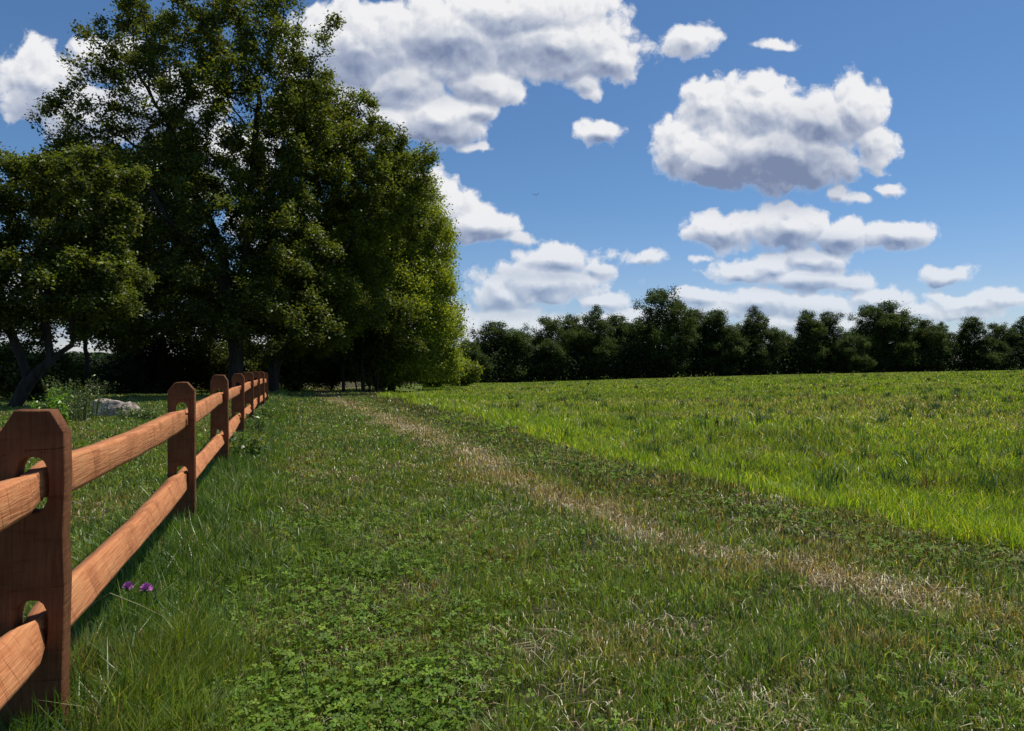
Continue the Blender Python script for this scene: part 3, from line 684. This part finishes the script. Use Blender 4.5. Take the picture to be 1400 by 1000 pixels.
make_tree('leaning_tree', 'green tree at the left edge with a leaning forked trunk and low arching boughs', 'tree', b,
    [[b, S5(40, 520), S5(85, 480), S5(135, 435)], [4, S5(60, 430), S5(70, 370), S5(80, 300)], [6, S5(100, 440), S5(110, 380)], [2, S5(10, 440), S5(-10, 360)]],
    [L(105, 262, 72, 52, Y5), L(150, 300, 40, 50, Y5), L(60, 320, 90, 60, Y5, 1), L(125, 345, 52, 52, Y5), L(40, 395, 100, 48, Y5, -.5), L(10, 260, 60, 50, Y5), L(130, 412, 60, 26, Y5), L(-60, 350, 80, 90, Y5), L(20, 440, 60, 22, Y5), L(165, 380, 40, 40, Y5, 1)],
    1700, 105000, .085, MD[:2]+DK, 105, .30, .38, tip=.008, rmax=.16, spread=.12, clump=.4)
Y6 = 32; b = gp(215, Y6); S6 = lambda px, py, dz=0: tuple(at(px, py, Y6+dz))
make_tree('background_tree', 'shaded tree standing behind and left of the tallest maple, above the drooping spruce', 'tree', b,
    [[b, S6(216, 480), S6(210, 400)], [3, S6(170, 380), S6(130, 300)], [4, S6(250, 360), S6(240, 260)]],
    [L(170, 330, 80, 70, Y6), L(110, 300, 60, 70, Y6), L(230, 260, 70, 60, Y6), L(240, 400, 90, 50, Y6), L(140, 410, 80, 44, Y6), L(90, 240, 50, 34, Y6), L(300, 440, 70, 40, Y6), L(200, 450, 70, 24, Y6)],
    1500, 110000, .13, DK+MD[:2], 107, .45, .55, rmax=.16, spread=.24, clump=.4)
# spruce and thin sapling in the yard shade
def conifer(name, label, base, H, Rr, seed, cols, nl=26000):
    global rng
    rng = np.random.default_rng(seed); r = rng
    root = empty(name, base); tag(root, label, 'tree')
    zs = np.linspace(0, H, 12); P = np.stack([np.zeros(12), np.zeros(12), zs], 1); par = np.arange(12)-1; rad = .12*(1-zs/H)+.01
    PP, pp, rr = [P], [par], [rad]; tips = []; k = 12
    for i in range(110):
        z = H*(.06+.93*(i/110)); ln = Rr*(1-z/H)**.85*(.8+.35*r.random()); a = i*2.4+r.normal(0, .3)
        pts = np.array([[math.cos(a)*ln*t, math.sin(a)*ln*t, z-ln*.42*t+ln*.28*t*t] for t in np.linspace(0, 1, 6)])
        PP.append(pts); q = np.arange(k-1, k+5); q[0] = min(11, int(z/H*11)); pp.append(q); rr.append(np.linspace(.025, .006, 6)); k += 6
        m = int(nl*ln/Rr/60)
        t = r.random(m)**.7; c = np.stack([np.interp(t, np.linspace(0, 1, 6), pts[:, j]) for j in range(3)], 1)
        c += r.normal(0, 1, (m, 3))*np.array([.16, .16, .10])*(.4+ln*.35)
        tips.append(c)
    P = np.concatenate(PP); par = np.concatenate(pp); rad = np.concatenate(rr)
    co, fs, lp = tubes(P, par, rad, 6); mesh_np('trunk', co, fs, lp, M_bark, root, smooth=True)
    c = np.concatenate(tips); col = pal(len(c), cols, [1]*len(cols), .15)
    co, fs, lp, cc = leaves_mesh(c, .13*(.6+.8*r.random(len(c))), np.clip(col, .003, .4), .3, .4, .28)
    mesh_np('crown', co, fs, lp, M_leaf, root, col=cc)
conifer('spruce_tree', 'dark drooping spruce in the shade behind the rocks', gp(185, 31), 4.0, 1.9, 201, [(.02, .035, .018), (.028, .045, .02)])
Yt = 24; b = gp(119, Yt); St = lambda px, py, dz=0: tuple(at(px, py, Yt+dz))
make_tree('sapling_tree', 'thin straight sapling with bare stem between the leaning tree and the spruce', 'tree', b, [[b, St(119, 500), St(116, 450), St(118, 420)]],
    [L(120, 420, 46, 26, Yt), L(112, 455, 22, 8, Yt), L(150, 400, 40, 20, Yt)], 130, 9000, .12, DK, 106, .3, .4, rmax=.07, spread=.2)

# shrubs in the shade under the clump, each a bush of its own
def shrub(px, Y, hw, top, label, cols, seed, nl=16000, ls=.11, name='shrub', base_py=None, group=None, mat=None):
    b = gp(px, Y); s = Y/F; tp = at(px, top, Y).z; H = tp-b[2]
    r = random.Random(seed); W = hw*s
    lobes = [(b[0], b[1], b[2]+H*.5, W*.8, W*.7, H*.5)]
    for i in range(4): lobes.append((b[0]+r.uniform(-.6, .6)*W, b[1]+r.uniform(-.4, .4)*W, b[2]+H*r.uniform(.3, .75), W*.45, W*.45, H*.28))
    stems = [[b, (b[0]+r.uniform(-.3, .3)*W, b[1]+r.uniform(-.2, .2)*W, b[2]+H*.35)] for _ in range(3)]
    return make_tree(name, label, 'bush', b, stems, lobes, 220, nl, ls, cols, seed, max(.12, H*.09), max(.15, H*.11), tip=.006, rmax=.04, spread=max(.12, H*.075), group=group, mat=mat, floor=b[2]+.1)
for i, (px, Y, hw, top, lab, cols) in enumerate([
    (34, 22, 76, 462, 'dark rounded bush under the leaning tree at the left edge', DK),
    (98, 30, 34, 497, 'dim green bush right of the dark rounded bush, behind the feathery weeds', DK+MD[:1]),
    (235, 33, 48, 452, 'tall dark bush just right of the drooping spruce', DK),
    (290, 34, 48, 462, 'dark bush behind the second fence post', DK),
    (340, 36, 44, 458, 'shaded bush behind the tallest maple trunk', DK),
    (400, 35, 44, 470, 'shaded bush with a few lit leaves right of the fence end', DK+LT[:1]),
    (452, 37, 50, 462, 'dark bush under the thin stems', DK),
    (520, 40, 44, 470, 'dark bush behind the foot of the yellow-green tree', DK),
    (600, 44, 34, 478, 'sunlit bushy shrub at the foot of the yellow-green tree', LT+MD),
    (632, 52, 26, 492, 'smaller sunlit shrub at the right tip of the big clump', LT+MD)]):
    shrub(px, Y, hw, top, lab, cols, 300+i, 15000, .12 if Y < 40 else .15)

# ---------------------------------------------------------------- far treeline
def far_protos():
    ps = []
    kinds = []
    for q, (H, Rm, zlow, shape) in enumerate([(14.5, 4.6, 2, .6), (14.5, 3.8, 1.5, 1.1), (11.8, 4.6, 1.5, .7), (14.6, 3.6, 1.5, 1.0), (14.0, 5.2, 2, .45), (9.9, 4.8, 1, .6)]):
        rr = random.Random(60+q); lobes = [(0, 0, H*.42, Rm*.6, Rm*.55, H*.34), (0, 0, H*.68, Rm*.48, Rm*.45, H*.24)]
        for m in range(24):
            f = (m+rr.random())/24; z = zlow+(H-zlow-.9)*f
            env = Rm*min(1, (f+.12)/.3)*(max(.02, 1-f**3))**shape; a = rr.random()*6.28; d = env*rr.uniform(.45, .85)
            sz = rr.uniform(.8, 1.5)*(1.25-.40*f)
            lobes.append((math.cos(a)*d, math.sin(a)*d, z, sz*1.25, sz*1.25, sz*.85))
        lobes.append((rr.uniform(-.4, .4), 0, H-1.0, .8, .8, 1.0))
        for m in range(4): lobes.append((rr.uniform(-.75, .75)*Rm, rr.uniform(-.3, .3)*Rm, H*rr.uniform(.68, .92), .55, .55, 1.1))
        kinds.append((lobes, H))
    for i, (lobes, H) in enumerate(kinds):
        t = make_tree('treeline_tree', 'x', 'tree', (0, 0, 0), [[(0, 0, 0), (0, 0, 2.2), (.2, 0, 4.4)]], lobes, 1300, 36000, .25,
                      [(.052, .086, .024), (.070, .104, .026), (.042, .068, .022), (.09, .115, .032)], 500+i, .5, .62, tip=.02, rmax=.22, spread=.33, mat=M_far, twig=.06, clump=.5, sidesr=5)
        ps.append((t, H))
    return ps
protos = far_protos()
used = set()
def place(px, Y, top, kind, wfac, label, rz=0., group='trees of the far treeline'):
    t, H = protos[kind]; x = (px-700)/F*Y; z = tz(x, Y)
    hz = CAM_H-(top-499)/F*Y - z; s = hz/H
    if kind not in used: r = t; used.add(kind)
    else:
        r = t.copy(); scene.collection.objects.link(r)
        for ch in t.children: c = ch.copy(); c.parent = r; scene.collection.objects.link(c)
    r.location = (x, Y, z-.05); r.rotation_euler = (0, 0, rz); wf_ = wfac*1.25; r.scale = (s*wf_, s*wf_, s)
    tag(r, label, 'tree', group)
TL = [(676, 96, 438, 2, 1.1, 'rounded tree at the left end of the far treeline'),
      (708, 104, 450, 5, 1.0, 'low tree second from the left in the far treeline'),
      (750, 100, 431, 4, .95, 'loose-topped tree third from the left in the far treeline'),
      (783, 108, 427, 1, 1.15, 'narrow tree fourth from the left in the far treeline'),
      (813, 103, 419, 0, .85, 'tall-shouldered tree fifth from the left in the far treeline'),
      (843, 110, 429, 2, .95, 'broad tree just left of the tallest tree of the far treeline'),
      (901, 106, 392, 4, .92, 'tallest, broad round-crowned tree of the far treeline'),
      (948, 112, 422, 2, 1.0, 'bushy tree just right of the tallest tree of the far treeline'),
      (979, 108, 421, 3, 1.15, 'pointed tree second right of the tallest tree of the far treeline'),
      (1008, 114, 440, 5, .95, 'low tree left of the flat-topped one in the far treeline'),
      (1034, 112, 420, 0, .90, 'flat-topped dense tree left of the low gap in the far treeline'),
      (1074, 118, 452, 5, .80, 'lowest bushy tree filling the gap in the far treeline'),
      (1105, 114, 421, 1, .95, 'slim spired tree, left one of a pair right of the gap'),
      (1132, 116, 424, 3, .95, 'slim spired tree, right one of a pair right of the gap'),
      (1162, 112, 455, 5, .75, 'low rounded tree between the slim pair and the two tall trees'),
      (1187, 118, 415, 4, .85, 'tall dense tree, left one of the two tall trees at right'),
      (1218, 119, 408, 1, 1.15, 'tall ragged tree, right one of the two tall trees at right'),
      (1262, 121, 436, 2, .95, 'broad tree right of the two tall trees'),
      (1287, 124, 441, 0, .85, 'smaller tree fourth from the right edge of the photo'),
      (1328, 122, 431, 3, 1.15, 'pointed tree third from the right edge of the photo'),
      (1362, 126, 440, 4, .9, 'round tree second from the right edge of the photo'),
      (1396, 126, 434, 0, .9, 'tree cut by the right edge of the photo'),
      ]
for i, (px, Y, top, kd, wf, lab) in enumerate(TL): place(px, Y, top, kd, wf, lab, i*1.37)
place(640, 90, 462, 5, .8, 'low tree between the sunlit shrub and the left end of the far treeline', 2.2)
place(868, 118, 440, 5, 1.0, 'low tree tucked behind the left side of the tallest tree of the far treeline', .4)
place(1240, 128, 448, 5, .9, 'low tree behind the gap right of the two tall trees', 1.9)
place(1440, 128, 436, 2, .9, 'tree just beyond the right edge of the far treeline', .7)
# scrubby undergrowth that closes the treeline's foot, and the wood far off to the left
def scrub(name, pts, h0, h1, n, ls, cols, label, thick=3.0, seed=1):
    global rng
    rng = np.random.default_rng(seed); r = rng
    t = r.random(n)*(len(pts)-1); i = np.minimum(t.astype(int), len(pts)-2); f = t-i
    p = np.array(pts)[i]*(1-f)[:, None]+np.array(pts)[i+1]*f[:, None]
    x = p[:, 0]+r.normal(0, thick*.35, n); y = p[:, 1]+r.normal(0, thick*.35, n)
    hh = h0+(h1-h0)*vnoise(x*1.0, y*.2, .23, seed, 4)
    z = terrain(x, y)+hh*r.random(n)**.8
    col = pal(n, cols, [1]*len(cols), .2)
    co, fs, lp, cc = leaves_mesh(np.stack([x, y, z], 1), ls*(.6+.8*r.random(n)), np.clip(col, .003, .3), .3)
    tag(mesh_np(name, co, fs, lp, M_far, col=cc), label, 'undergrowth', kind='stuff')
line = [((px-700)/F*Y, Y) for px, Y in ((600, 84), (640, 92), (700, 98), (800, 103), (900, 106), (1000, 110), (1100, 114), (1200, 118), (1300, 122), (1450, 127))]
scrub('undergrowth', line, 1.5, 7.5, 150000, .32, [(.022, .040, .013), (.030, .052, .015), (.045, .060, .025)], 'dark scrubby undergrowth closing the foot of the far treeline', 3.4, 81)
line = [((px-700)/F*Y, Y) for px, Y in ((-150, 95), (100, 105), (250, 115), (420, 130), (620, 150))]
scrub('distant_wood', line, 2.2, 6.0, 80000, .5, [(.03, .05, .025), (.04, .065, .03)], 'distant wood seen in gaps under the big trees at left', 6, 82)

# ---------------------------------------------------------------- yard: rocks, weeds, thistles
def rock(label, px, py, Y, hw, h, seed):
    b = gp(px, Y); r = np.random.default_rng(seed)
    bm = bmesh.new(); bmesh.ops.create_icosphere(bm, subdivisions=4, radius=1)
    for k in range(9):                               # broken facets
        nrm = Vector(r.normal(0, 1, 3)); nrm.z = abs(nrm.z)*.6; nrm.normalize(); c = r.uniform(.62, .85)
        for v in bm.verts:
            dd = v.co.dot(nrm)-c
            if dd > 0: v.co -= nrm*dd
    for v in bm.verts:
        q = v.co; q *= 1+.05*math.sin(q.x*9+seed)*math.sin(q.y*7)+.03*math.sin(q.z*15)
        v.co = Vector((q.x*hw, q.y*hw*.7, q.z*h))
    me = bpy.data.meshes.new('boulder'); bm.to_mesh(me); bm.free(); me.materials.append(M_rock)
    o = link(bpy.data.objects.new('boulder', me)); o.location = (b[0], b[1], b[2]+h*.30); o.rotation_euler = (0, .1, seed)
    tag(o, label, 'rock', 'pale rocks in the yard')
rock('larger pale grey-pink boulder with a peaked top on the lawn behind the fence', 148, 560, 14.2, .44, .36, 3)
rock('smaller low pale boulder lying against the right of the larger one', 176, 560, 14.0, .30, .25, 8)

def weed_clump(name, label, cat, px, Y, W, H, nst, seed, cols, leaf=.03, npl=26, head=None):
    global rng
    rng = np.random.default_rng(seed); r = rng; b = gp(px, Y)
    root = empty(name, b); tag(root, label, cat)
    P, par, rad, LV = [], [], [], []
    for s in range(nst):
        a = r.random()*6.28; rr0 = W*.45*r.random()**.5; h = H*(.55+.5*r.random()); ln = r.normal(0, .18)*h
        x0, y0 = math.cos(a)*rr0, math.sin(a)*rr0; k = len(P)
        for i in range(6):
            t = i/5; P.append((x0+math.cos(a)*(ln+.25*h)*t*t*.6, y0+math.sin(a)*(ln+.25*h)*t*t*.6, h*t)); par.append(-1 if i == 0 else k+i-1); rad.append(.0045*(1-t)+.0015)
        q = np.array(P[k:k+6]); t = .15+.85*r.random(npl)
        LV.append(np.stack([np.interp(t, np.linspace(0, 1, 6), q[:, j]) for j in range(3)], 1)+r.normal(0, .035, (npl, 3)))
    co, fs, lp = tubes(np.array(P), np.array(par), np.array(rad), 4)
    sco, sfs, slp = co, fs, lp
    c = np.concatenate(LV); c[:, 2] = np.maximum(c[:, 2], .02); col = pal(len(c), cols, [1]*len(cols), .15)
    co, fs, lp, cc = leaves_mesh(c, leaf*(.6+.9*r.random(len(c))), np.clip(col, .01, .5), .5, 0, .4)
    mesh_np('foliage', np.concatenate([co, sco]), np.concatenate([fs, sfs]), np.concatenate([lp, slp+len(co)]), M_grass, root, col=np.concatenate([cc, np.tile(np.array(cols[0]), (len(sco), 1))]))
weed_clump('weed_clump', 'tall feathery grey-green weed clump behind the nearest post', 'plant', 108, 12.5, 1.0, .80, 80, 601, [(.10, .14, .055), (.13, .17, .07), (.07, .11, .04)], .034, 44)
weed_clump('leafy_weed', 'small bright green leafy weed peeping over the nearest post', 'plant', 70, 11.0, .5, .62, 16, 602, [(.11, .22, .03), (.14, .26, .04)], .085, 24)
weed_clump('weed_clump', 'low weedy clump beside the rocks, nearer the fence', 'plant', 190, 13.0, .8, .26, 46, 603, [(.08, .13, .04), (.11, .16, .06)], .05, 22)
def vines(px, Y, seed, label):
    weed_clump('fence_weed', label, 'plant', px, Y, .45, .34, 34, seed, [(.07, .14, .03), (.10, .17, .045), (.16, .19, .09)], .055, 20)
vines(338, 9.3, 611, 'leafy weed growing on the right of the fourth fence post')
vines(330, 7.2, 612, 'leafy weed tuft at the foot of the third fence post')
vines(357, 12.0, 613, 'leafy weed tuft at the foot of the far fence posts')

M_purple, _t, _b, *_ = noise_mat('thistle_petals', [(.3, (.40, .07, .36)), (.7, (.70, .24, .66))], (1, 1, 1), 90, 3, .8, .2, .002)
def thistle(label, px, py, Y, seed):
    p = at(px, py, Y); g = tz(p.x, p.y); r = random.Random(seed)
    root = empty('thistle_flower', (p.x, p.y, g)); tag(root, label, 'flower', 'purple flowers by the bottom rail')
    H = p.z-g
    co, fs, lp = tubes(np.array([(0, 0, 0), (.004, .0, H*.5), (0, 0, H-.01)]), np.array([-1, 0, 1]), np.array([.0022, .002, .0018]), 5)
    mesh_np('stem', co, fs, lp, M_grass, root, col=np.tile((.07, .13, .03), (len(co), 1)))
    bm = bmesh.new(); bmesh.ops.create_uvsphere(bm, u_segments=10, v_segments=7, radius=1)
    for v in bm.verts: v.co = Vector((v.co.x*.009, v.co.y*.009, v.co.z*.010+H-.008))
    me = bpy.data.meshes.new('bud'); bm.to_mesh(me); bm.free(); a = me.color_attributes.new('Col', 'FLOAT_COLOR', 'POINT')
    for d in a.data: d.color = (.06, .10, .03, 1)
    me.materials.append(M_grass); link(bpy.data.objects.new('bud', me), root)
    V, FS, LP = [], [], []
    for i in range(130):                              # florets fanning out of the bud
        th = r.random()*6.28; ph = abs(r.gauss(0, .75)); ln = r.uniform(.017, .025)
        d = Vector((math.cos(th)*math.sin(ph), math.sin(th)*math.sin(ph), math.cos(ph))); s = d.orthogonal().normalized()*.0014
        o = Vector((0, 0, H-.002)); k = len(V); V += [o-s, o+s, o+d*ln+s*1.3, o+d*ln-s*1.3]; FS.append(4); LP += [k, k+1, k+2, k+3]
    mesh_np('petals', np.array([tuple(v) for v in V]), FS, LP, M_purple, root)
    V = []
    c = np.array([[r.gauss(0, .02), r.gauss(0, .02), H*r.uniform(.15, .8)] for _ in range(14)])
    co, fs, lp, cc = leaves_mesh(c, np.full(14, .035), np.tile((.07, .13, .03), (14, 1)), .5, 0, .35); mesh_np('leaf', co, fs, lp, M_grass, root, col=cc)
thistle('left one of the two purple thistle flowers beside the bottom rail', 175, 802, 2.72, 1)
thistle('right one of the two purple thistle flowers beside the bottom rail', 200, 804, 2.70, 2)
# the long bent dry stalk by the nearest post
def stalk():
    pts = [at(268, 862, 2.55), at(235, 848, 2.5), at(190, 826, 2.45), at(150, 810, 2.42), at(125, 826, 2.4), at(112, 838, 2.4)]
    pts[0].z = tz(pts[0].x, pts[0].y)
    P = np.array([tuple(p) for p in pts]); b = P[0].copy()
    co, fs, lp = tubes(P-b, np.arange(len(P))-1, np.array([.0016, .0015, .0014, .0014, .003, .0022]), 5)
    o = mesh_np('grass_stalk', co, fs, lp, M_straw, col=np.tile((.33, .28, .14), (len(co), 1))); o.location = tuple(b)
    tag(o, 'long pale seed stalk arching over towards the nearest post', 'grass stalk')
stalk()

# ---------------------------------------------------------------- bird
def bird(px, py, Y, label):
    p = at(px, py, Y); bm = bmesh.new(); M_b = noise_mat('bird_feathers', [(.3, (.02, .02, .022)), (.7, (.05, .045, .04))], (1, 1, 1), 12, 3, .7, .1, .002)[0]
    prof = [(-.17, .012, 0), (-.10, .022, 0), (-.03, .042, .0), (.04, .045, 0), (.09, .030, .01), (.12, .030, .016), (.15, .022, .016), (.165, .006, .012), (.19, .002, .008)]
    rings = []
    for (x, r, z) in prof: rings.append([bm.verts.new((x, math.cos(a)*r, z+math.sin(a)*r)) for a in np.linspace(0, 2*math.pi, 8, endpoint=False)])
    for a, b_ in zip(rings, rings[1:]):
        for j in range(8): bm.faces.new((a[j], a[(j+1) % 8], b_[(j+1) % 8], b_[j]))
    bm.faces.new(rings[0]); bm.faces.new(rings[-1])
    me = bpy.data.meshes.new('body'); bm.to_mesh(me); bm.free(); me.materials.append(M_b)
    root = empty('bird', tuple(p)); root.rotation_euler = (0, R(-25), R(70)); tag(root, label, 'bird')
    link(bpy.data.objects.new('body', me), root)
    for s in (-1, 1):
        bm = bmesh.new(); up = [(.06, .03, .01), (.05, .16, .09), (.01, .30, .14), (-.05, .38, .13), (-.06, .22, .08), (-.06, .03, .01)]
        top = [bm.verts.new((x, y*s, z+.006)) for x, y, z in up]; bot = [bm.verts.new((x, y*s, z-.004)) for x, y, z in up]
        bm.faces.new(top); bm.faces.new(bot[::-1])
        for j in range(6): bm.faces.new((top[j], bot[j], bot[(j+1) % 6], top[(j+1) % 6]))
        bmesh.ops.recalc_face_normals(bm, faces=bm.faces)
        me = bpy.data.meshes.new('wing'); bm.to_mesh(me); bm.free(); me.materials.append(M_b); link(bpy.data.objects.new('wing', me), root)
bird(733, 266, 75, 'tiny dark bird flying in the blue between the clouds')
print('done')
